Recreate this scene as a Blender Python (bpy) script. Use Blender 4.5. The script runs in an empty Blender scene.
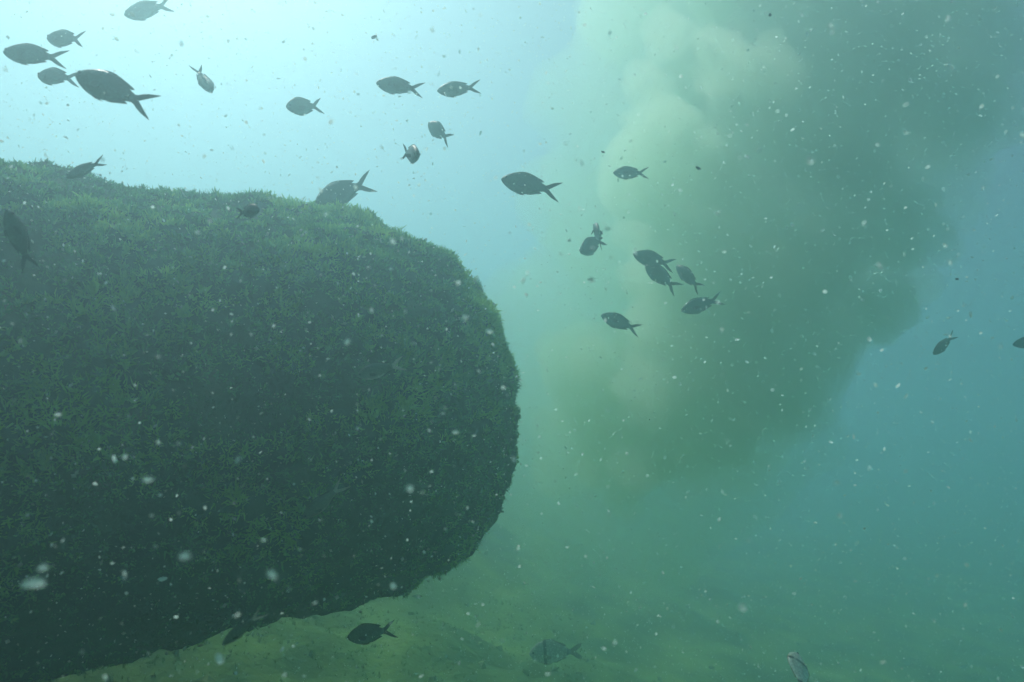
import bpy, math, random
import numpy as np
from mathutils import Vector, Matrix

random.seed(11)
rng = np.random.default_rng(11)
S = bpy.context.scene
COL = S.collection
R = math.radians

# ------------------------------------------------------------------ camera
CAM_Z = 1.55
PITCH = 5.0
LENS = 24.0
F = LENS / 36.0 * 1024.0
cam_d = bpy.data.cameras.new('camera')
cam_d.lens = LENS
cam_d.sensor_width = 36.0
cam_d.clip_start = 0.02
cam_d.clip_end = 500.0
cam_d.dof.use_dof = True
cam_d.dof.focus_distance = 2.1
cam_d.dof.aperture_fstop = 4.0
cam = bpy.data.objects.new('camera', cam_d)
COL.objects.link(cam)
cam.location = (0, 0, CAM_Z)
cam.rotation_euler = (R(90 + PITCH), 0, 0)
S.camera = cam
_c, _s = math.cos(R(PITCH)), math.sin(R(PITCH))
FWD = Vector((0, _c, _s)); RIGHT = Vector((1, 0, 0)); UP = Vector((0, -_s, _c))

def at(px, py, d):
    """World point seen at a pixel of the 1024x682 photograph, d metres ahead."""
    return Vector((0, 0, CAM_Z)) + FWD * d + RIGHT * ((px - 512) / F * d) + UP * ((341 - py) / F * d)

# ------------------------------------------------------------------ daylight
SUN_EL, SUN_AZ = 51.5, -34.0          # azimuth measured from +Y towards +X
W = bpy.data.worlds.new('World'); S.world = W
W.use_nodes = True
nt = W.node_tree
bg = nt.nodes['Background']
sky = nt.nodes.new('ShaderNodeTexSky')
sky.sky_type = 'NISHITA'
sky.sun_disc = False
sky.sun_elevation = R(SUN_EL)
sky.sun_rotation = R(SUN_AZ)
nt.links.new(sky.outputs[0], bg.inputs[0])
bg.inputs[1].default_value = 0.1
sd = bpy.data.lights.new('sun', 'SUN')
sd.energy = 5.0
sd.angle = R(0.5)
sd.color = (1.0, 0.97, 0.90)
sun = bpy.data.objects.new('sun', sd); COL.objects.link(sun)
to_sun = Vector((math.sin(R(SUN_AZ)) * math.cos(R(SUN_EL)), math.cos(R(SUN_AZ)) * math.cos(R(SUN_EL)), math.sin(R(SUN_EL))))
sun.rotation_euler = to_sun.to_track_quat('Z', 'Y').to_euler()
sun.location = to_sun * 20

S.render.engine = 'CYCLES'
S.view_settings.view_transform = 'Standard'
S.view_settings.look = 'None'
S.view_settings.exposure = -0.42
S.view_settings.gamma = 1.0
S.view_settings.use_curve_mapping = False
cy = S.cycles
cy.max_bounces = 8
cy.diffuse_bounces = 3
cy.volume_bounces = 7
cy.transparent_max_bounces = 16
cy.use_denoising = True
cy.caustics_reflective = False
cy.caustics_refractive = False

# ------------------------------------------------------------------ helpers
def link(o, parent=None):
    COL.objects.link(o)
    if parent: o.parent = parent
    return o

def tag(o, label=None, cat=None, group=None, kind=None):
    for k, v in (('label', label), ('category', cat), ('group', group), ('kind', kind)):
        if v: o[k] = v
    return o

def mesh_np(name, V, Fq, mat=None, smooth=True, col=None):
    """V (n,3), Fq (m,3|4) arrays -> mesh datablock, fast."""
    V = np.asarray(V, np.float32); Fq = np.asarray(Fq, np.int32)
    me = bpy.data.meshes.new(name)
    m, k = Fq.shape
    me.vertices.add(len(V)); me.vertices.foreach_set('co', V.ravel())
    me.loops.add(m * k); me.loops.foreach_set('vertex_index', Fq.ravel())
    me.polygons.add(m)
    me.polygons.foreach_set('loop_start', np.arange(0, m * k, k, dtype=np.int32))
    me.polygons.foreach_set('use_smooth', np.full(m, smooth, bool))
    me.update(calc_edges=True)
    if col is not None:
        a = me.attributes.new('tint', 'FLOAT', 'POINT')
        a.data.foreach_set('value', np.asarray(col, np.float32))
    me.validate()
    if mat: me.materials.append(mat)
    return me

def mat_new(name):
    m = bpy.data.materials.new(name); m.use_nodes = True
    m.node_tree.nodes.clear()
    return m, m.node_tree.nodes, m.node_tree.links

def _hash(ix, iy, iz, seed):
    h = (ix * 374761393 + iy * 668265263 + iz * 2147483647 + seed * 1274126177) & 0xffffffff
    h = ((h ^ (h >> 13)) * 1274126177) & 0xffffffff
    return ((h ^ (h >> 16)) & 0xffffff) / float(0xffffff)

def vnoise(P, seed=0):
    P = np.asarray(P, np.float64)
    I = np.floor(P).astype(np.int64); f = P - I
    f = f * f * (3 - 2 * f)
    x, y, z = I[:, 0], I[:, 1], I[:, 2]
    r = 0
    for dx in (0, 1):
        for dy in (0, 1):
            for dz in (0, 1):
                w = (f[:, 0] if dx else 1 - f[:, 0]) * (f[:, 1] if dy else 1 - f[:, 1]) * (f[:, 2] if dz else 1 - f[:, 2])
                r = r + w * _hash(x + dx, y + dy, z + dz, seed)
    return r * 2 - 1

def fbm(P, scale, octs=4, seed=0, gain=0.5):
    P = np.asarray(P, np.float64) * scale
    a, t = 1.0, 0
    for k in range(octs):
        t = t + a * vnoise(P + 17.3 * k, seed + k)
        P = P * 2.03; a *= gain
    return t

# ------------------------------------------------------------------ materials
def volume_mat(name, density, color, aniso, absorb=(0, 0, 0)):
    m, N, L = mat_new(name)
    out = N.new('ShaderNodeOutputMaterial')
    v = N.new('ShaderNodeVolumePrincipled')
    v.inputs['Color'].default_value = (*color, 1)
    v.inputs['Density'].default_value = density
    v.inputs['Anisotropy'].default_value = aniso
    v.inputs['Absorption Color'].default_value = (*absorb, 1)
    L.new(v.outputs[0], out.inputs['Volume'])
    return m

def rough_mat(name, c1, c2, scale, bump=0.5, bscale=None, rough=0.9, tint=None, c3=None, trans=0):
    """Two or three pigments mixed by noise, fine relief; 'tint' mixes along a per-piece attribute."""
    m, N, L = mat_new(name)
    out = N.new('ShaderNodeOutputMaterial'); b = N.new('ShaderNodeBsdfPrincipled')
    b.inputs['Roughness'].default_value = rough
    b.inputs['Specular IOR Level'].default_value = 0.2
    L.new(b.outputs[0], out.inputs[0])
    tc = N.new('ShaderNodeTexCoord')
    n = N.new('ShaderNodeTexNoise'); n.inputs['Scale'].default_value = scale; n.inputs['Detail'].default_value = 6
    L.new(tc.outputs['Object'], n.inputs['Vector'])
    cr = N.new('ShaderNodeValToRGB')
    cr.color_ramp.elements[0].position = 0.36; cr.color_ramp.elements[0].color = (*c1, 1)
    cr.color_ramp.elements[1].position = 0.64; cr.color_ramp.elements[1].color = (*c2, 1)
    if c3:
        e = cr.color_ramp.elements.new(0.72); e.color = (*c3, 1)
    L.new(n.outputs[0], cr.inputs[0])
    col = cr.outputs[0]
    if tint:
        at_ = N.new('ShaderNodeAttribute'); at_.attribute_name = 'tint'
        cr2 = N.new('ShaderNodeValToRGB')
        els = cr2.color_ramp.elements
        els[0].color = (*tint[0], 1); els[1].color = (*tint[-1], 1)
        for i, t in enumerate(tint[1:-1]):
            e = els.new((i + 1) / (len(tint) - 1)); e.color = (*t, 1)
        L.new(at_.outputs['Fac'], cr2.inputs[0])
        mx = N.new('ShaderNodeMix'); mx.data_type = 'RGBA'; mx.inputs[0].default_value = 0.8
        L.new(col, mx.inputs[6]); L.new(cr2.outputs[0], mx.inputs[7])
        col = mx.outputs[2]
    L.new(col, b.inputs['Base Color'])
    if trans:
        tr = N.new('ShaderNodeBsdfTranslucent'); L.new(col, tr.inputs[0])
        ms = N.new('ShaderNodeMixShader'); ms.inputs[0].default_value = trans
        L.new(b.outputs[0], ms.inputs[1]); L.new(tr.outputs[0], ms.inputs[2]); L.new(ms.outputs[0], out.inputs[0])
    if bump:
        n2 = N.new('ShaderNodeTexNoise'); n2.inputs['Scale'].default_value = bscale or scale * 6; n2.inputs['Detail'].default_value = 8
        L.new(tc.outputs['Object'], n2.inputs['Vector'])
        bp = N.new('ShaderNodeBump'); bp.inputs['Strength'].default_value = bump; bp.inputs['Distance'].default_value = 0.02
        L.new(n2.outputs[0], bp.inputs['Height']); L.new(bp.outputs[0], b.inputs['Normal'])
    return m

# ------------------------------------------------------------------ water (haze)
HAZE_D = 0.225
M_haze = volume_mat('sea_water', HAZE_D, (0.565, 0.862, 0.905), 0.70)
def closed_box(name, lo, hi, mat):
    x0, y0, z0 = lo; x1, y1, z1 = hi
    V = [(x0, y0, z0), (x1, y0, z0), (x1, y1, z0), (x0, y1, z0), (x0, y0, z1), (x1, y0, z1), (x1, y1, z1), (x0, y1, z1)]
    Q = [(0, 3, 2, 1), (4, 5, 6, 7), (0, 1, 5, 4), (1, 2, 6, 5), (2, 3, 7, 6), (3, 0, 4, 7)]
    return link(bpy.data.objects.new(name, mesh_np(name, V, Q, mat, smooth=False)))
WATER_TOP = 4.9
hz = closed_box('haze', (-32, -22, -3.6), (32, 42, WATER_TOP), M_haze)
tag(hz, 'hazy blue green sea water filling the whole scene', kind='stuff')

# ------------------------------------------------------------------ seabed
def ground_z(x, y):
    P = np.stack([x, y, np.zeros_like(x)], 1)
    z = -0.16 - 0.42 * np.tanh((x - 0.1) / 1.6) - 0.55 * np.tanh((x - 3) / 4)
    z = z + 0.09 * fbm(P, 0.45, 3, 5) + 0.05 * fbm(P, 1.9, 3, 9) + 0.022 * fbm(P, 8.0, 3, 3)
    return z
def grid_axis(lo, hi, c, fine, n):
    t = np.linspace(-1, 1, n)
    s = np.sign(t) * np.abs(t) ** 2.2
    return np.where(s < 0, c + s * (c - lo), c + s * (hi - c))
gx = grid_axis(-30, 30, -0.2, 0, 261); gy = grid_axis(-20, 40, 3.6, 0, 261)
GX, GY = np.meshgrid(gx, gy)
gz = ground_z(GX.ravel(), GY.ravel())
GV = np.stack([GX.ravel(), GY.ravel(), gz], 1)
i = np.arange(len(gy) - 1)[:, None] * len(gx) + np.arange(len(gx) - 1)[None, :]
GQ = np.stack([i, i + 1, i + 1 + len(gx), i + len(gx)], -1).reshape(-1, 4)
M_bed = rough_mat('seabed_sediment', (0.06, 0.14, 0.03), (0.19, 0.34, 0.07), 2.4, 0.9, 26, 0.95, c3=(0.28, 0.42, 0.11))
bed = link(bpy.data.objects.new('seabed', mesh_np('seabed', GV, GQ, M_bed)))
tag(bed, kind='structure')

# ------------------------------------------------------------------ boulder
AX0 = np.array([-0.13, 2.80]); U = np.array([-0.90, -0.436]); NRM = np.array([0.436, -0.90])
def boulder_mesh():
    ns, nth = 230, 240
    q = np.linspace(0, 1, ns)
    s = 4.4 * q ** 1.8
    e = 0.90; p = 2.85
    prof = np.where(s < e, (1 - np.clip(1 - s / e, 0, 1) ** p) ** (1 / p), 1.0)
    tail = np.clip((s - 3.5) / 0.9, 0, 1)
    prof = prof * np.sqrt(np.clip(1 - tail ** 2, 0, 1))
    th = np.linspace(0, 2 * np.pi, nth, endpoint=False)
    SS, TH = np.meshgrid(s, th, indexing='ij'); PR = np.repeat(prof[:, None], nth, 1)
    shade_bulge = np.clip((SS - 1.75) / 0.9, 0, 1); shade_bulge = shade_bulge * shade_bulge * (3 - 2 * shade_bulge)  # out-of-view swelling at the left, added to shade the water at lower left
    ru = 0.67 + 0.03 * SS + 0.55 * shade_bulge + 0.015 * np.exp(-((SS - 0.30) / 0.28) ** 2) - 0.03 * np.exp(-((SS - 1.25) / 0.25) ** 2) + 0.02 * np.clip((SS - 1.3) / .3, 0, 1)
    foot = np.clip((SS - 1.75) / 0.9, 0, 1); foot = foot * foot * (3 - 2 * foot)
    rd = 0.645 + 0.03 * SS + 0.20 * np.clip(SS - 0.9, 0, 1) + 1.0 * foot
    c, sn = np.cos(TH), np.sin(TH)
    exp = 0.88
    c2 = np.sign(c) * np.abs(c) ** exp; s2 = np.sign(sn) * np.abs(sn) ** exp
    hor = (0.80 + np.where(c > 0, 0.95, 0.2) * shade_bulge) * PR * c2
    ver = np.where(sn > 0, ru, rd) * PR * s2
    cz = CAM_Z - 0.02 * SS - 0.10 * np.exp(-SS / 0.45)
    X = AX0[0] + U[0] * SS + NRM[0] * hor
    Y = AX0[1] + U[1] * SS + NRM[1] * hor
    Z = cz + ver
    V = np.stack([X.ravel(), Y.ravel(), Z.ravel()], 1)
    ctr = np.stack([(AX0[0] + U[0] * np.maximum(SS, .5)).ravel(), (AX0[1] + U[1] * np.maximum(SS, .5)).ravel(), cz.ravel()], 1)
    n = V - ctr; n /= np.linalg.norm(n, axis=1, keepdims=True) + 1e-9
    d = 0.012 * fbm(V, 1.7, 2, 21) + 0.020 * fbm(V, 4.0, 3, 31) + 0.020 * fbm(V, 14.0, 3, 41)
    V = V + n * d[:, None]
    # a small hanging knob under the belly
    kc = np.array(at(250, 612, 1.72)); kc = V[((V - kc) ** 2).sum(1).argmin()]
    V[:, 2] -= 0.11 * np.exp(-((V - kc) ** 2).sum(1) / 0.0035)
    a = np.arange(ns - 1)[:, None] * nth; b = np.arange(nth)[None, :]; b1 = (b + 1) % nth
    Q = np.stack([a + b, a + nth + b, a + nth + b1, a + b1], -1).reshape(-1, 4)
    return V, Q
BV, BQ = boulder_mesh()
M_rock = rough_mat('rock_crust', (0.02, 0.045, 0.025), (0.06, 0.11, 0.05), 6, 1.0, 40, 0.95, c3=(0.13, 0.14, 0.09))
boulder = link(bpy.data.objects.new('boulder', mesh_np('boulder', BV, BQ, M_rock)))
tag(boulder, 'huge rounded boulder overgrown with bushy green algae on the left', 'boulder')

# algae turf: thousands of forked little tufts
A_, B_, C_ = BV[BQ[:, 0]], BV[BQ[:, 1]], BV[BQ[:, 2]]
fn = np.cross(B_ - A_, BV[BQ[:, 3]] - A_); fa = np.linalg.norm(fn, axis=1); fnn = fn / (fa[:, None] + 1e-12)
fc = BV[BQ].mean(1)
axc = np.stack([AX0[0] + U[0] * np.clip(((fc[:, :2] - AX0) @ U), .5, 3.6), AX0[1] + U[1] * np.clip(((fc[:, :2] - AX0) @ U), .5, 3.6), np.full(len(fc), CAM_Z)], 1)
flip = np.sign(((fc - axc) * fnn).sum(1)); fnn *= flip[:, None]
def scatter(n, weight):
    w = fa * weight; w = w / w.sum()
    f = rng.choice(len(fa), n, p=w)
    r1, r2 = rng.random(n), rng.random(n)
    q = BV[BQ[f]]
    P = (q[:, 0] * ((1 - r1) * (1 - r2))[:, None] + q[:, 1] * (r1 * (1 - r2))[:, None] + q[:, 2] * (r1 * r2)[:, None] + q[:, 3] * ((1 - r1) * r2)[:, None])
    return P, fnn[f]
def tuft_mesh(n, weight, k, hlo, hhi, wid):
    P, Nn = scatter(n, weight)
    patch = fbm(P, 3.2, 3, 71)
    top = np.clip(Nn[:, 2] * 0.5 + 0.5, 0, 1)
    h = (hlo + (hhi - hlo) * rng.random(n)) * (0.75 + 0.7 * np.clip(patch + .3, 0, 1)) * (0.78 + 0.35 * top)
    P = np.repeat(P, k, 0); Nn = np.repeat(Nn, k, 0); h = np.repeat(h, k)
    m = n * k
    D = rng.normal(size=(m, 3)); D -= (D * Nn).sum(1)[:, None] * Nn; D /= np.linalg.norm(D, axis=1, keepdims=True)
    lean = rng.random(m) ** 0.7 * 1.0
    d0 = Nn + D * lean[:, None] * 0.7 + np.array([0, 0, 0.25]); d0 /= np.linalg.norm(d0, axis=1, keepdims=True)
    d1 = Nn * 0.6 + D * (lean[:, None] * 1.2 + rng.normal(0, .6, (m, 1))) + rng.normal(0, .55, (m, 3)) + np.array([0, 0, 0.35]); d1 /= np.linalg.norm(d1, axis=1, keepdims=True)
    side = np.cross(d0, rng.normal(size=(m, 3))); side /= np.linalg.norm(side, axis=1, keepdims=True)
    hh = h * (0.6 + 0.6 * rng.random(m))
    w = wid * (0.6 + 0.8 * rng.random(m))
    base = P - Nn * 0.006 + D * (lean * 0.008)[:, None]
    mid = base + d0 * (hh * 0.55)[:, None]
    tip = mid + d1 * (hh * 0.45)[:, None]
    V = np.stack([base - side * (w * .5)[:, None], base + side * (w * .5)[:, None], mid + side * w[:, None], mid - side * w[:, None], tip + side * (w * .25)[:, None], tip - side * (w * .25)[:, None]], 1).reshape(-1, 3)
    o = np.arange(m)[:, None] * 6
    Q = np.concatenate([o + np.array([[0, 1, 2, 3]]), o + np.array([[3, 2, 4, 5]])], 1).reshape(-1, 4)
    fine = fbm(P, 14.0, 2, 77)
    tv = np.clip(0.45 + 0.45 * np.repeat(patch, k) + 0.45 * fine + rng.normal(0, .14, m), 0, 1)
    return V, Q, np.repeat(tv, 6)
front = np.clip(-(fnn[:, 1]) * 0.8 + fnn[:, 0] * .5 + fnn[:, 2] * .6 + 0.55, 0.12, 1)
sfac = ((fc[:, :2] - AX0) @ U); wgt = front * np.where(sfac > 2.9, 0.15, 1.0)
V1, Q1, T1 = tuft_mesh(30000, wgt, 13, 0.011, 0.030, 0.0019)
M_algae = rough_mat('algae_fronds', (0.05, 0.18, 0.05), (0.17, 0.38, 0.10), 7, 0, rough=0.8, trans=0.45,
                    tint=[(0.010, 0.05, 0.03), (0.11, 0.37, 0.11), (0.46, 0.74, 0.17)])
alg = link(bpy.data.objects.new('algae_turf', mesh_np('algae_turf', V1, Q1, M_algae, col=T1)), boulder)
tag(alg, kind='stuff')

V2, Q2, T2 = tuft_mesh(7500, wgt * np.clip(fnn[:, 2] * 0.8 + 0.55, 0.1, 1), 15, 0.010, 0.026, 0.0042)
leafy = link(bpy.data.objects.new('leafy_algae', mesh_np('leafy_algae', V2, Q2, M_algae, col=np.clip(T2 * 0.7 + 0.32, 0, 1))), boulder)
tag(leafy, kind='stuff')

# ------------------------------------------------------------------ sediment plume
def ico(sub):
    import bmesh
    bm = bmesh.new(); bmesh.ops.create_icosphere(bm, subdivisions=sub, radius=1)
    V = np.array([v.co[:] for v in bm.verts]); Fc = np.array([[v.index for v in f.verts] for f in bm.faces]); bm.free()
    return V, Fc
ICV, ICF = ico(3)
def puffs(name, blobs, mat, voxel, d1, d2):
    """One billowing closed skin: swollen lobes fused by a voxel remesh, then roughened into cauliflower."""
    Vs, Fs, o = [], [], 0
    for (c, r, sq) in blobs:
        Vs.append(ICV * np.array([r, r * sq, r]) + np.array(c)); Fs.append(ICF + o); o += len(ICV)
    ob = link(bpy.data.objects.new(name, mesh_np(name, np.concatenate(Vs), np.concatenate(Fs), mat)))
    rm = ob.modifiers.new('fuse', 'REMESH'); rm.mode = 'VOXEL'; rm.voxel_size = voxel; rm.use_smooth_shade = True
    for k, (sz, st) in enumerate((d1, d2)):
        tx = bpy.data.textures.new(name + str(k), 'CLOUDS'); tx.noise_scale = sz; tx.noise_depth = 3; tx.noise_type = 'SOFT_NOISE'
        dm = ob.modifiers.new('billow', 'DISPLACE'); dm.texture = tx; dm.strength = st; dm.mid_level = 0.5; dm.texture_coords = 'GLOBAL'
    return ob
main = []
PD = 0.70
prg = random.Random(4)
def lobes(rows, n, lo, hi, grow):
    out = []
    for (px, py, r, d) in rows:
        d *= PD
        c = at(px, py, d); r = r / F * d * grow
        out.append((c, r, 0.85))
        for k in range(n):
            v = Vector((prg.gauss(0, 1), prg.gauss(0, 1) - .7, prg.gauss(0, 1))).normalized()
            q = r * prg.uniform(lo, hi)
            out.append((c + v * (r * 1.02 - q * 0.25), q, 1.0))
    return out
column = lobes([(985, 60, 55, 6.0), (955, 120, 62, 6.0), (900, 60, 110, 6.2), (820, 40, 120, 6.3), (880, 190, 85, 5.9), (855, 275, 72, 5.8),
                (800, 330, 75, 5.8), (770, 395, 60, 5.7), (720, 435, 55, 5.7), (800, 180, 105, 6.0), (730, 110, 100, 6.4), (735, 270, 105, 5.9),
                (690, 360, 90, 5.8), (645, 425, 65, 5.8), (600, 400, 60, 6.2), (575, 450, 50, 6.1), (690, 465, 40, 5.8), (900, -60, 130, 6.4), (1000, -70, 85, 6.2), (780, -80, 140, 6.6),
                (990, -180, 140, 6.6), (800, -200, 140, 6.8)], 7, .30, .55, 0.86)
M_pl = volume_mat('stirred_sediment', 3.2, (0.91, 0.993, 0.87), 0.68)
plume = puffs('sediment_cloud', column, M_pl, 0.04, (0.32, 0.16), (0.10, 0.075))
tag(plume, 'billowing greenish cloud of stirred sediment rising from the seabed', kind='stuff')
veil = lobes([(660, 30, 90, 7.0), (660, 220, 110, 6.9), (615, 320, 100, 6.0), (585, 400, 90, 5.9), (530, 470, 70, 5.4), (600, 520, 75, 5.0), (660, 545, 60, 4.9), (680, 505, 55, 5.2), (560, 490, 50, 5.4), (760, 440, 60, 5.2), (535, 310, 60, 6.2), (515, 410, 70, 5.9), (500, 340, 50, 6.2), (560, 455, 75, 5.6), (640, 480, 75, 5.2), (730, 480, 60, 5.2), (680, 420, 80, 5.2), (640, 120, 90, 7.0), (690, -80, 120, 7.0)], 4, .4, .6, 1.0)
M_veil = volume_mat('thin_sediment', 1.0, (0.75, 0.965, 0.68), 0.45)
vl = puffs('sediment_veil', veil, M_veil, 0.09, (0.5, 0.2), (0.2, 0.1))
tag(vl, 'thin green sediment haze between the cloud and the boulder', kind='stuff')

front = lobes([(800, 265, 62, 5.0), (730, 330, 95, 5.0), (620, 450, 60, 5.0), (700, 430, 60, 4.9), (655, 180, 70, 5.5), (755, 110, 58, 5.4), (840, 150, 60, 5.2),
               (900, 235, 45, 5.3), (960, 110, 40, 5.6), (680, 250, 60, 5.2), (860, 60, 70, 5.6), (780, 400, 45, 5.0), (590, 370, 60, 5.2), (870, 320, 38, 5.2)]
              + [(x + prg.uniform(-.95, .8) * r, y + prg.uniform(-.8, .6) * r, prg.uniform(16, 34), d - prg.uniform(.9, 1.6))
                 for (x, y, r, d) in [(900, 60, 100, 6.2), (840, 150, 110, 6.1), (740, 110, 100, 6.3), (730, 270, 110, 6.0), (680, 370, 100, 5.9), (830, 280, 80, 5.9), (640, 430, 70, 5.9), (770, 400, 55, 5.8)] for k in range(11)],
              7, .35, .65, 0.85)
M_fr = volume_mat('fresh_sediment', 4.2, (0.86, 0.995, 0.83), 0.62)
fp = puffs('sediment_puffs', front, M_fr, 0.025, (0.16, 0.07), (0.05, 0.035))
tag(fp, 'paler rounded puffs rolling at the front of the sediment cloud', kind='stuff')

# pale crusts and shells dotted over the rock
def blobs_mesh(P, r, ax=None, squash=0.45):
    """small crumpled lumps, one low-poly octahedron-like shell each"""
    o6 = np.array([[1, 0, 0], [-1, 0, 0], [0, 1, 0], [0, -1, 0], [0, 0, 1], [0, 0, -1]], float)
    f8 = np.array([[0, 2, 4], [2, 1, 4], [1, 3, 4], [3, 0, 4], [2, 0, 5], [1, 2, 5], [3, 1, 5], [0, 3, 5]])
    n = len(P)
    q = rng.normal(size=(n, 4)); q /= np.linalg.norm(q, axis=1, keepdims=True)
    a, b, c, d = q.T
    M = np.stack([1 - 2 * (c * c + d * d), 2 * (b * c - a * d), 2 * (b * d + a * c), 2 * (b * c + a * d), 1 - 2 * (b * b + d * d), 2 * (c * d - a * b),
                  2 * (b * d - a * c), 2 * (c * d + a * b), 1 - 2 * (b * b + c * c)], 1).reshape(n, 3, 3)
    sc = np.stack([0.7 + 0.6 * rng.random(n), 0.6 + 0.5 * rng.random(n), np.full(n, squash)], 1)
    L = o6[None] * sc[:, None] * (0.75 + 0.5 * rng.random((n, 6, 1)))
    V = np.einsum('nij,nkj->nki', M, L) * np.asarray(r)[:, None, None] + P[:, None]
    Fc = (f8[None] + (np.arange(n) * 6)[:, None, None]).reshape(-1, 3)
    return V.reshape(-1, 3), Fc
cP, cN = scatter(3500, wgt)
cV, cF = blobs_mesh(cP + cN * 0.018, 0.002 + 0.006 * rng.random(3500) ** 4)
M_crust = rough_mat('pale_crust', (0.30, 0.33, 0.26), (0.62, 0.64, 0.55), 30, 0.4)
cr = link(bpy.data.objects.new('encrusting_growth', mesh_np('encrusting_growth', cV, cF, M_crust)), boulder)
tag(cr, kind='stuff')

# ------------------------------------------------------------------ seabed rubble and turf
nb = 1500
bx = rng.uniform(-3.5, 4.5, nb); by = 2.2 + 5.0 * rng.random(nb) ** 1.4
bp_ = np.stack([bx, by, ground_z(bx, by)], 1)
rV, rF = blobs_mesh(bp_, 0.008 + 0.035 * rng.random(nb) ** 4, squash=0.6)
M_rub = rough_mat('rubble_stone', (0.10, 0.19, 0.06), (0.28, 0.40, 0.16), 14, 0.6)
rub = link(bpy.data.objects.new('rubble', mesh_np('rubble', rV, rF, M_rub, smooth=False)))
tag(rub, 'small stones and shell rubble scattered over the seabed', kind='stuff')
nt_ = 26000
tx_ = rng.uniform(-3.5, 4.5, nt_); ty_ = 2.2 + 4.8 * rng.random(nt_) ** 1.4
den = fbm(np.stack([tx_, ty_, np.zeros(nt_)], 1), 1.1, 3, 88)
keep = den > rng.random(nt_) * 0.8 - 0.05
tx_, ty_ = tx_[keep], ty_[keep]; n_ = len(tx_); k_ = 7
base = np.repeat(np.stack([tx_, ty_, ground_z(tx_, ty_) - 0.004], 1), k_, 0); m_ = n_ * k_
dd = rng.normal(size=(m_, 3)) * 0.7 + np.array([0, 0, 1.0]); dd /= np.linalg.norm(dd, axis=1, keepdims=True)
sd_ = np.cross(dd, rng.normal(size=(m_, 3))); sd_ /= np.linalg.norm(sd_, axis=1, keepdims=True)
hh_ = (0.008 + 0.018 * rng.random(m_)); ww_ = 0.002 + 0.002 * rng.random(m_)
tV = np.stack([base - sd_ * ww_[:, None], base + sd_ * ww_[:, None], base + dd * hh_[:, None]], 1).reshape(-1, 3)
tF = np.arange(m_ * 3).reshape(-1, 3)
M_turf = rough_mat('seabed_turf', (0.09, 0.19, 0.04), (0.19, 0.34, 0.07), 5, 0, trans=0.3)
tf = link(bpy.data.objects.new('seaweed_turf', mesh_np('seaweed_turf', tV, tF, M_turf)))
tag(tf, 'low patchy seaweed turf on the seabed', kind='stuff')

# ------------------------------------------------------------------ fish
def interp(pts, x):
    return np.interp(x, [p[0] for p in pts], [p[1] for p in pts])
KINDS = {
    'damsel': dict(
        top=[(0, 0.0), (.015, .030), (.05, .062), (.10, .098), (.18, .138), (.27, .165), (.36, .175), (.45, .166), (.54, .140), (.62, .100), (.68, .068), (.74, .050)],
        bot=[(0, -.004), (.015, -.026), (.05, -.058), (.11, -.098), (.20, -.140), (.30, -.163), (.39, -.160), (.48, -.142), (.56, -.108), (.63, -.074), (.69, -.054), (.74, -.047)],
        half=0.072, fork=.15, notch=.80, tip=1.0),
    'bream': dict(
        top=[(0, 0.0), (.015, .030), (.05, .075), (.10, .125), (.18, .180), (.27, .215), (.36, .222), (.46, .200), (.56, .150), (.66, .090), (.72, .055), (.78, .042)],
        bot=[(0, -.006), (.015, -.030), (.05, -.065), (.11, -.112), (.20, -.160), (.30, -.185), (.40, -.180), (.50, -.150), (.60, -.105), (.68, -.065), (.73, -.046), (.78, -.040)],
        half=0.075, fork=.13, notch=.87, tip=1.0)}
def skin(P, hs, bend):
    P = np.array(P, float)
    P[:, 2] *= hs * 1.08
    P[:, 1] += bend * np.clip(P[:, 0] - 0.25, 0, 1) ** 2
    P[:, 0] -= 0.5
    return P
def body_mesh(kd, hs, bend, mat):
    xs = np.concatenate([[0.0], np.array([.006, .015, .03, .05, .075, .10, .14, .18, .23, .28, .33, .38, .43, .48, .53, .58, .62, .66, .70, kd['top'][-1][0]])])
    xs[-2] = max(xs[-2], kd['top'][-1][0] - .04)
    t = interp(kd['top'], xs); b = interp(kd['bot'], xs)
    prof = np.interp(xs, [0, .02, .06, .13, .22, .32, .45, .60, .74, .80], [0, .35, .66, .92, 1, .98, .80, .46, .20, .16]) * kd['half']
    nr = 18; th = np.linspace(0, 2 * np.pi, nr, endpoint=False)
    V = []
    for x, tt, bb, w in zip(xs, t, b, prof):
        mid, hz_ = (tt + bb) / 2, (tt - bb) / 2
        for a in th:
            ca, sa = math.cos(a), math.sin(a)
            V.append((x, w * math.copysign(abs(ca) ** 1.15, ca), mid + hz_ * sa))
    F4 = []
    n = len(xs)
    for i_ in range(n - 1):
        for j in range(nr):
            F4.append((i_ * nr + j, i_ * nr + (j + 1) % nr, (i_ + 1) * nr + (j + 1) % nr, (i_ + 1) * nr + j))
    V = skin(V, hs, bend)
    me = bpy.data.meshes.new('body')
    me.from_pydata([tuple(v) for v in V], [], F4 + [tuple(range((n - 1) * nr, n * nr))])
    for p_ in me.polygons: p_.use_smooth = True
    me.materials.append(mat)
    return me
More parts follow.
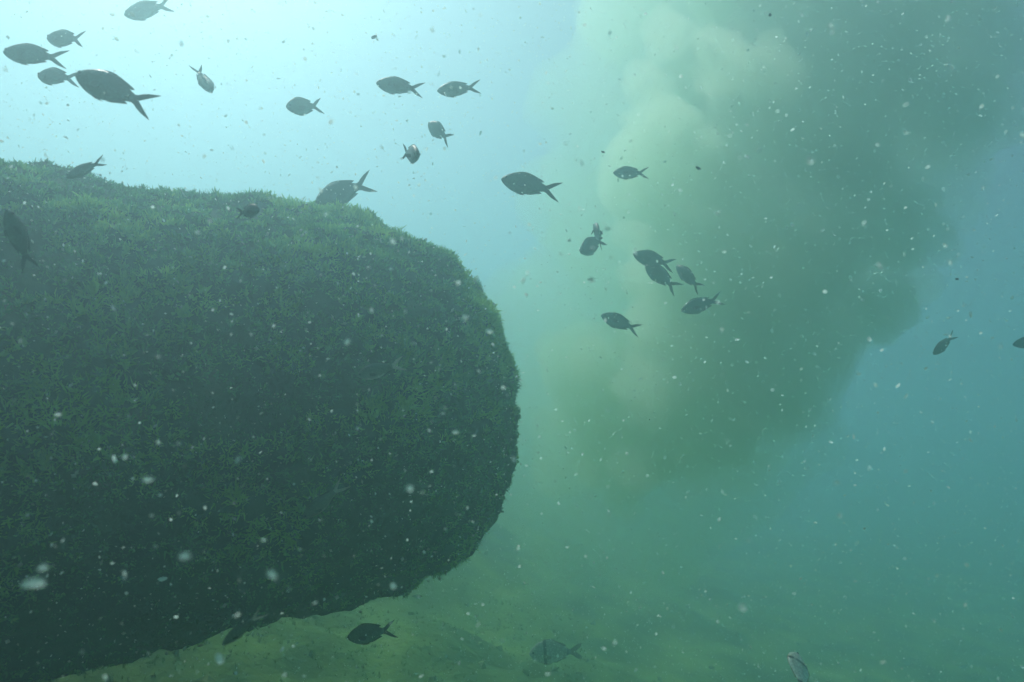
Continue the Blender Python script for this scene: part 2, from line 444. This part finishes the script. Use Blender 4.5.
def plate(name, strip, mat, hs, bend, thick=0.004, at3=None):
    """fin: pairs of 2D points (root edge, outer edge) given thickness, thin at the outer edge"""
    V, F4 = [], []
    for (a, b) in strip:
        for (pt, w) in ((a, thick), (b, thick * .3)):
            for sg in (1, -1):
                V.append(at3(pt, sg * w) if at3 else (pt[0], sg * w, pt[1]))
    for i_ in range(len(strip) - 1):
        o = i_ * 4
        F4 += [(o, o + 2, o + 6, o + 4), (o + 1, o + 5, o + 7, o + 3), (o + 2, o + 3, o + 7, o + 6), (o, o + 4, o + 5, o + 1)]
    e = (len(strip) - 1) * 4
    F4 += [(0, 1, 3, 2), (e, e + 2, e + 3, e + 1)]
    V = skin(V, hs, bend)
    me = bpy.data.meshes.new(name); me.from_pydata([tuple(v) for v in V], [], F4)
    me.materials.append(mat)
    return me
def ball(name, c, r, mat, hs, bend):
    V = ICV2 * np.array([r, r * .5, r / hs]) + np.array(c)
    me = mesh_np(name, skin(V, hs, bend), ICF2, mat)
    return me
ICV2, ICF2 = ico(2)

def fish_mat(name, back, side, belly, bands=None, spec=0.4):
    m, N, L = mat_new(name)
    out = N.new('ShaderNodeOutputMaterial'); b = N.new('ShaderNodeBsdfPrincipled')
    b.inputs['Roughness'].default_value = 0.42; b.inputs['Specular IOR Level'].default_value = spec
    L.new(b.outputs[0], out.inputs[0])
    tc = N.new('ShaderNodeTexCoord'); sp = N.new('ShaderNodeSeparateXYZ'); L.new(tc.outputs['Object'], sp.inputs[0])
    n = N.new('ShaderNodeTexNoise'); n.inputs['Scale'].default_value = 9; n.inputs['Detail'].default_value = 5; L.new(tc.outputs['Object'], n.inputs['Vector'])
    ad = N.new('ShaderNodeMath'); ad.operation = 'MULTIPLY_ADD'; ad.inputs[1].default_value = 0.10; L.new(n.outputs[0], ad.inputs[0]); L.new(sp.outputs[2], ad.inputs[2])
    mr = N.new('ShaderNodeMapRange'); mr.inputs[1].default_value = -0.13; mr.inputs[2].default_value = 0.20; L.new(ad.outputs[0], mr.inputs[0])
    cr_ = N.new('ShaderNodeValToRGB'); e = cr_.color_ramp.elements
    e[0].position = 0.0; e[0].color = (*belly, 1); e[1].position = 0.95; e[1].color = (*back, 1)
    x_ = e.new(0.32); x_.color = (*side, 1)
    L.new(mr.outputs[0], cr_.inputs[0])
    col = cr_.outputs[0]
    vo = N.new('ShaderNodeTexVoronoi'); vo.inputs['Scale'].default_value = 26; L.new(tc.outputs['Object'], vo.inputs['Vector'])
    sc_ = N.new('ShaderNodeMapRange'); sc_.inputs[1].default_value = 0.0; sc_.inputs[2].default_value = 0.6; sc_.inputs[3].default_value = 1.35; sc_.inputs[4].default_value = 0.7
    L.new(vo.outputs['Distance'], sc_.inputs[0])
    mm = N.new('ShaderNodeMix'); mm.data_type = 'RGBA'; mm.blend_type = 'MULTIPLY'; mm.inputs[0].default_value = 1.0
    L.new(col, mm.inputs[6]); L.new(sc_.outputs[0], mm.inputs[7]); col = mm.outputs[2]
    for (x0, x1, c_) in (bands or []):
        s1 = N.new('ShaderNodeMath'); s1.operation = 'COMPARE'; s1.inputs[1].default_value = (x0 + x1) / 2 - .5; s1.inputs[2].default_value = (x1 - x0) / 2
        L.new(sp.outputs[0], s1.inputs[0])
        mb = N.new('ShaderNodeMix'); mb.data_type = 'RGBA'; L.new(s1.outputs[0], mb.inputs[0]); L.new(col, mb.inputs[6]); mb.inputs[7].default_value = (*c_, 1); col = mb.outputs[2]
    L.new(col, b.inputs['Base Color'])
    bp = N.new('ShaderNodeBump'); bp.inputs['Strength'].default_value = 0.25; bp.inputs['Distance'].default_value = 0.004
    L.new(vo.outputs['Distance'], bp.inputs['Height']); L.new(bp.outputs[0], b.inputs['Normal'])
    return m
def fin_mat(name, c1, c2):
    return rough_mat(name, c1, c2, 40, 0, rough=0.6, trans=0.3)
FM = {
    'dark': (fish_mat('dark_scales', (.016, .046, .031), (.034, .088, .058), (.09, .17, .12)), fin_mat('dark_fin', (.008, .022, .016), (.02, .045, .03))),
    'olive': (fish_mat('olive_scales', (.02, .06, .038), (.045, .11, .07), (.13, .20, .14)), fin_mat('olive_fin', (.03, .04, .025), (.06, .07, .04))),
    'pale': (fish_mat('pale_scales', (.04, .09, .06), (.14, .20, .14), (.85, .9, .8), spec=.5), fin_mat('pale_fin', (.35, .38, .30), (.6, .62, .52))),
    'silver': (fish_mat('silver_scales', (.45, .52, .42), (.6, .68, .56), (.75, .8, .7), bands=[(.27, .325, (.03, .035, .03)), (.70, .77, (.03, .035, .03))], spec=.5), fin_mat('silver_fin', (.25, .28, .2), (.4, .42, .32))),
}
M_eye, _N, _L = mat_new('fish_eye')
_o = _N.new('ShaderNodeOutputMaterial'); _b = _N.new('ShaderNodeBsdfPrincipled'); _b.inputs['Base Color'].default_value = (.01, .01, .01, 1); _b.inputs['Roughness'].default_value = .12
_L.new(_b.outputs[0], _o.inputs[0])
CACHE = {}
def fish_parts(kind, look, hs, bend):
    key = (kind, look, hs, bend)
    if key in CACHE: return CACHE[key]
    kd = KINDS[kind]; mb, mt = FM[look]; mf = FM['olive'][1] if look == 'pale' else mt
    T = lambda x: float(interp(kd['top'], x)); B = lambda x: float(interp(kd['bot'], x))
    pe = kd['top'][-1][0]; f, nq, tp = kd['fork'], kd['notch'], kd['tip']
    P = [('body', body_mesh(kd, hs, bend, mb))]
    up = [((pe - .02, .0), (pe - .02, .046)), ((pe + .02, .0), (pe + .03, .062)), ((nq, .003), (pe + .07, .090)), ((nq + .035, .030), (pe + .13, .120)), ((nq + .09, .072), (tp - .06, f * .94)), ((tp - .02, f * .93), (tp, f * 1.06))]
    lo = [((a[0], -a[1]), (b[0], -b[1])) for a, b in up]
    P.append(('tail_lobe', plate('tail_lobe', up, mt, hs, bend))); P.append(('tail_lobe', plate('tail_lobe', lo, mt, hs, bend)))
    dz = [((x, T(x) - .012), (x + .015, T(x) + h)) for x, h in ((.20, .002), (.26, .010), (.34, .013), (.42, .012), (.50, .012), (.56, .015))]
    dz += [((.60, T(.60) - .012), (.655, T(.60) + .012)), ((.625, T(.625) - .010), (.705, T(.66) + .020)), ((.64, T(.64) - .008), (.672, T(.66) + .006))]
    P.append(('dorsal_fin', plate('dorsal_fin', dz, mf, hs, bend)))
    an = [((x, B(x) + .012), (x + .02, B(x) - h)) for x, h in ((.45, .002), (.51, .011), (.56, .015))]
    an += [((.60, B(.60) + .010), (.655, B(.60) - .012)), ((.625, B(.625) + .010), (.70, B(.66) - .020)), ((.64, B(.64) + .008), (.668, B(.66) - .006))]
    P.append(('anal_fin', plate('anal_fin', an, mf, hs, bend)))
    for sg in (1, -1):
        w0 = kd['half']
        pc = lambda pt, t, sg=sg: (pt[0], sg * (w0 * .93 + (pt[0] - .26) * .45) + t, pt[1])
        P.append(('pectoral_fin', plate('pectoral_fin', [((.25, -.045), (.25, -.005)), ((.30, -.066), (.31, .004)), ((.36, -.072), (.375, -.005)), ((.40, -.055), (.41, -.03))], mf, hs, bend, .003, pc)))
        pv = lambda pt, t, sg=sg: (pt[0], sg * (.018 + (B(.3) - pt[1]) * .3) + t, pt[1])
        P.append(('pelvic_fin', plate('pelvic_fin', [((.28, B(.28) + .015), (.30, B(.28) - .004)), ((.32, B(.32) + .012), (.37, B(.3) - .006)), ((.35, B(.35) + .012), (.43, B(.3) - .002))], mf, hs, bend, .003, pv)))
        P.append(('eye', ball('eye', (.078, sg * kd['half'] * .74, .028), .021, M_eye, hs, bend)))
    CACHE[key] = P
    return P
FISH = []
def fish(name, cat, group, label, nose, tail, L, c=1.0, sg=1, kind='damsel', look='dark', hs=1.0, bend=0.0, roll=0.0, d=None):
    """nose / tail: where the two ends show; c: share of the length seen side-on; sg=+1 nose turned away from the viewer"""
    px = math.hypot(nose[0] - tail[0], nose[1] - tail[1])
    if d is None and nose[0] > 480: d = min(c * L * 1.22 * F / px, 2.65)
    if d is None: d = c * L * F / px
    else: L = px * d / F / c
    dz = sg * L * math.sqrt(max(0, 1 - c * c))
    pn, pt = at(nose[0], nose[1], d + dz / 2), at(tail[0], tail[1], d - dz / 2)
    X = (pt - pn).normalized()
    Z = (Vector((0, 0, 1)) - X * X.z).normalized()
    if roll: Z = Matrix.Rotation(R(roll), 3, X) @ Z
    Y = Z.cross(X)
    e = bpy.data.objects.new(name, None); COL.objects.link(e)
    e.empty_display_size = 0.05
    M = Matrix((X, Y, Z)).transposed().to_4x4() @ Matrix.Diagonal((L, L, L, 1))
    M.translation = (pn + pt) / 2
    e.matrix_world = M
    tag(e, label, cat, group)
    for nm, me in fish_parts(kind, look, hs, bend):
        link(bpy.data.objects.new(nm, me), e)
    return e
G1 = 'damselfish shoaling around the boulder'
def dam(label, nose, tail, L=.15, **k): return fish('damselfish', 'fish', G1, label, nose, tail, L, **k)
dam('large dark fish with forked tail, biggest of the upper left cluster', (75, 74), (154, 107), .15, bend=.05, hs=.95)
dam('slim dark fish just left of the biggest fish, nose to the left edge', (3, 52), (66, 58), .135, hs=.92, bend=.10)
dam('dark fish close above the slim one, forked tail to the right', (43, 38), (90, 40), .125, c=.95, bend=-.06)
dam('dark fish whose tail touches the nose of the biggest fish', (33, 76), (80, 77), .125, c=.9, hs=.92, bend=.22)
dam('pale mottled fish cut by the top edge of the picture', (124, 15), (174, 4), .16, look='olive', hs=1.05, bend=-.05)
dam('small leaf shaped fish diving nose down below the pale mottled one', (214, 96), (193, 64), .12, c=.82, sg=-1, hs=.80, roll=62, bend=.10)
dam('stubby dark fish with wide open tail, alone above the boulder', (288, 107), (321, 106), .14, c=.7, sg=-1, look='olive', hs=1.0)
dam('oval fish with fine forked tail, left one of the upper pair', (376, 83), (424, 90), .13, look='dark', bend=.04)
dam('oval fish with fine forked tail, right one of the upper pair', (437, 91), (481, 87), .13, look='dark', hs=.98, bend=-.04)
dam('small fish slanting downward to the right below the upper pair', (427, 122), (451, 142), .13, c=.75, sg=1, look='dark', bend=.10)
dam('small rounded fish seen nearly head on, lowest in the bright water', (419, 156), (404, 152), .12, c=.30, sg=-1, look='dark', hs=.95, bend=.1)
dam('big fish dipping its head behind the weedy top of the boulder', (315, 203), (374, 181), .22, look='dark', hs=1.12, bend=-.04)
dam('slender fish half hidden behind the weedy crest at the left', (66, 178), (106, 160), .10, look='olive', hs=.78, bend=-.05)
dam('dark round fish in front of the boulder crest facing right', (262, 209), (234, 214), .10, c=.86, sg=-1, look='dark', hs=1.15, d=1.25)
dam('large dark fish alone in open water right of the boulder crest', (501, 179), (561, 192), .15, bend=.05)
dam('small fish highest in front of the sediment cloud', (613, 173), (649, 173), .16, look='olive', bend=.02)
dam('small upright fish, upper one of the overlapping two beside the cloud', (595, 224), (600, 245), .14, c=.5, sg=1, look='dark', hs=.95, bend=.1, d=2.3)
dam('round turning fish, lower one of the overlapping two beside the cloud', (579, 253), (606, 237), .16, c=.7, sg=-1, look='dark', hs=1.05)
dam('dark fish leading the group of four in the cloud', (633, 254), (675, 266), .17, look='dark', bend=.03)
dam('fish tucked right under the leading one in the cloud', (646, 265), (678, 290), .17, c=.9, look='olive', hs=.98, bend=.05)
dam('faint small fish at the right of the group in the cloud', (677, 266), (701, 290), .17, c=.8, sg=1, look='olive', hs=.85)
dam('fish with long open forked tail, head down, lowest of the group', (681, 311), (723, 298), .18, look='olive', hs=.95, bend=-.06)
dam('fish alone in the cloud beside the right end of the boulder', (601, 315), (641, 331), .16, look='dark', hs=.95, bend=.06)
dam('lone small fish far off in the blue water at the right', (935, 353), (954, 335), .17, c=.8, sg=1, look='dark', hs=.85)
dam('fish cut off by the right edge of the picture', (1018, 344), (1044, 340), .17, c=.85, look='dark')
dam('dark fish swimming low over the seabed below the boulder', (347, 638), (397, 628), .15, look='dark', hs=1.05, bend=-.05)
dam('dark fish hanging upright in front of the boulder at the left edge', (8, 212), (30, 268), .13, c=.95, sg=-1, look='dark', hs=.95, d=1.05)
G2 = 'pale bellied fish against the boulder'
fish('pale_bellied_fish', 'fish', G2, 'olive fish with bright belly line and white tail at mid boulder', (357, 376), (405, 363), .14, look='pale', hs=.92, d=1.6, roll=20)
fish('pale_bellied_fish', 'fish', G2, 'shadowy fish showing only its curved pale belly, low on the boulder', (303, 518), (346, 484), .14, look='pale', hs=.8, d=1.5, roll=30, bend=.15)
fish('pale_bellied_fish', 'fish', G2, 'thin fish with pale tail at the lower edge of the boulder', (222, 645), (264, 611), .14, look='pale', hs=.6, d=1.02, roll=20)
G3 = 'silver breams near the seabed'
fish('silver_bream', 'fish', G3, 'faint round silver bream with dark band low over the seabed', (529, 654), (583, 651), .22, kind='bream', look='silver', d=3.2)
fish('silver_bream', 'fish', G3, 'pale bream rising nose up from the bottom edge', (797, 656), (803, 692), .2, c=.62, sg=1, kind='bream', look='silver', d=2.0, roll=50)

# ------------------------------------------------------------------ drifting specks
M_snow = rough_mat('white_flake', (.76, .90, .84), (.86, .96, .92), 60, 0, trans=0.72)
ns_ = 150000
sy_ = 0.55 + 3.9 * rng.random(ns_)
sp_ = np.stack([-3.4 + 7.0 * rng.random(ns_) ** 1.25, sy_, rng.uniform(-0.1, 3.6, ns_)], 1)
def flakes_mesh(P, r):
    n = len(P)
    a = rng.normal(size=(n, 3)); a /= np.linalg.norm(a, axis=1, keepdims=True)
    b = np.cross(a, rng.normal(size=(n, 3))); b /= np.linalg.norm(b, axis=1, keepdims=True)
    c = np.cross(a, b)
    rim = [P + (a * math.cos(t) * 1.0 + b * math.sin(t) * 0.75) * (r * (0.7 + 0.6 * rng.random(n)))[:, None] for t in np.arange(6) * math.pi / 3]
    V = np.stack([P + c * (r * 0.45)[:, None]] + rim, 1).reshape(-1, 3)
    f = np.array([[0, k + 1, (k + 1) % 6 + 1] for k in range(6)])
    return V, (f[None] + (np.arange(n) * 7)[:, None, None]).reshape(-1, 3)
sV, sF = flakes_mesh(sp_, 0.0011 + 0.0022 * rng.random(ns_) ** 1.8 + 0.002 * rng.random(ns_) ** 9)
sn_ = link(bpy.data.objects.new('marine_snow', mesh_np('marine_snow', sV, sF, M_snow)))
tag(sn_, 'countless pale specks drifting in the water', kind='stuff')
def flake_mesh(k, sx, sy2, sz):
    rr = np.random.default_rng(k)
    V = ICV2 * (0.75 + 0.5 * rr.random((len(ICV2), 1))) * np.array([sx, sy2, sz])
    hf = ICF2[(ICV2[ICF2].mean(1)[:, 1] < 0.25)]          # a cupped scrap, open on one side
    return mesh_np('drifting_flake', V, hf, M_snow)
for k, (px, py, d, w, h, rot, lab) in enumerate([
    (810, 160, .55, 8, 7, 0, 'round white speck drifting in front of the sediment cloud'),
    (33, 583, .40, 26, 8, -8, 'long blurred whitish flake in the dark lower left corner'),
    (43, 567, .42, 11, 5, -20, 'short blurred flake just above the long one at lower left'),
    (185, 556, .42, 13, 6, -5, 'blurred oval flake over the dark lower boulder'),
    (148, 479, .50, 10, 5, 0, 'pale oval flake at the left middle of the boulder'),
    (162, 579, 1.2, 9, 4, -12, 'tiny brilliant white flake near the lower left of the boulder'),
    (455, 432, .80, 7, 4, 0, 'bright flake near the right end of the boulder'),
    (272, 574, .42, 11, 7, 30, 'soft round flake low in the middle of the boulder'),
    (393, 586, .70, 7, 6, 0, 'white flake at the underside of the boulder'),
    (410, 488, .55, 7, 6, 0, 'soft white flake at the lower right of the boulder'),
    (489, 331, .70, 7, 4, 10, 'largest of the flakes by the right shoulder of the boulder'),
    (465, 317, .62, 6, 4, 15, 'flake up and left of the largest one by the right shoulder'),
    (743, 607, .52, 9, 6, 0, 'blurred pale flake low over the right seabed'),
    (906, 132, .70, 6, 4, 0, 'small white flake at the upper right of the cloud')]):
    u_ = d / F / 2
    o = link(bpy.data.objects.new('drifting_flake', flake_mesh(k + 5, w * u_, h * u_, h * u_)))
    o.location = at(px, py, d); o.rotation_euler = (0, R(rot), 0)
    tag(o, lab, 'flake', 'larger flakes drifting near the lens')
M_bit = rough_mat('dark_bit', (.01, .012, .01), (.03, .03, .02), 60, 0)
for k, (px, py, d, w, h, rot, lab) in enumerate([
    (374, 37, 1.6, 6, 3, -20, 'tiny dark scrap high in the bright water'),
    (603, 152, 1.8, 4, 2, 20, 'tiny dark scrap above the small fish by the cloud'),
    (698, 168, 1.6, 6, 3, 30, 'dark scrap in the cloud right of the small fish'),
    (770, 15, 1.8, 3, 3, 0, 'tiny dark scrap at the top of the cloud'),
    (957, 279, 1.8, 4, 2, 15, 'tiny dark scrap in the blue water above the lone fish')]):
    u_ = d / F / 2
    me = flake_mesh(k + 50, w * u_, h * u_, h * u_); me.materials.clear(); me.materials.append(M_bit)
    o = link(bpy.data.objects.new('drifting_scrap', me))
    o.location = at(px, py, d); o.rotation_euler = (0, R(rot), 0)
    tag(o, lab, 'scrap', 'dark scraps drifting in the water')
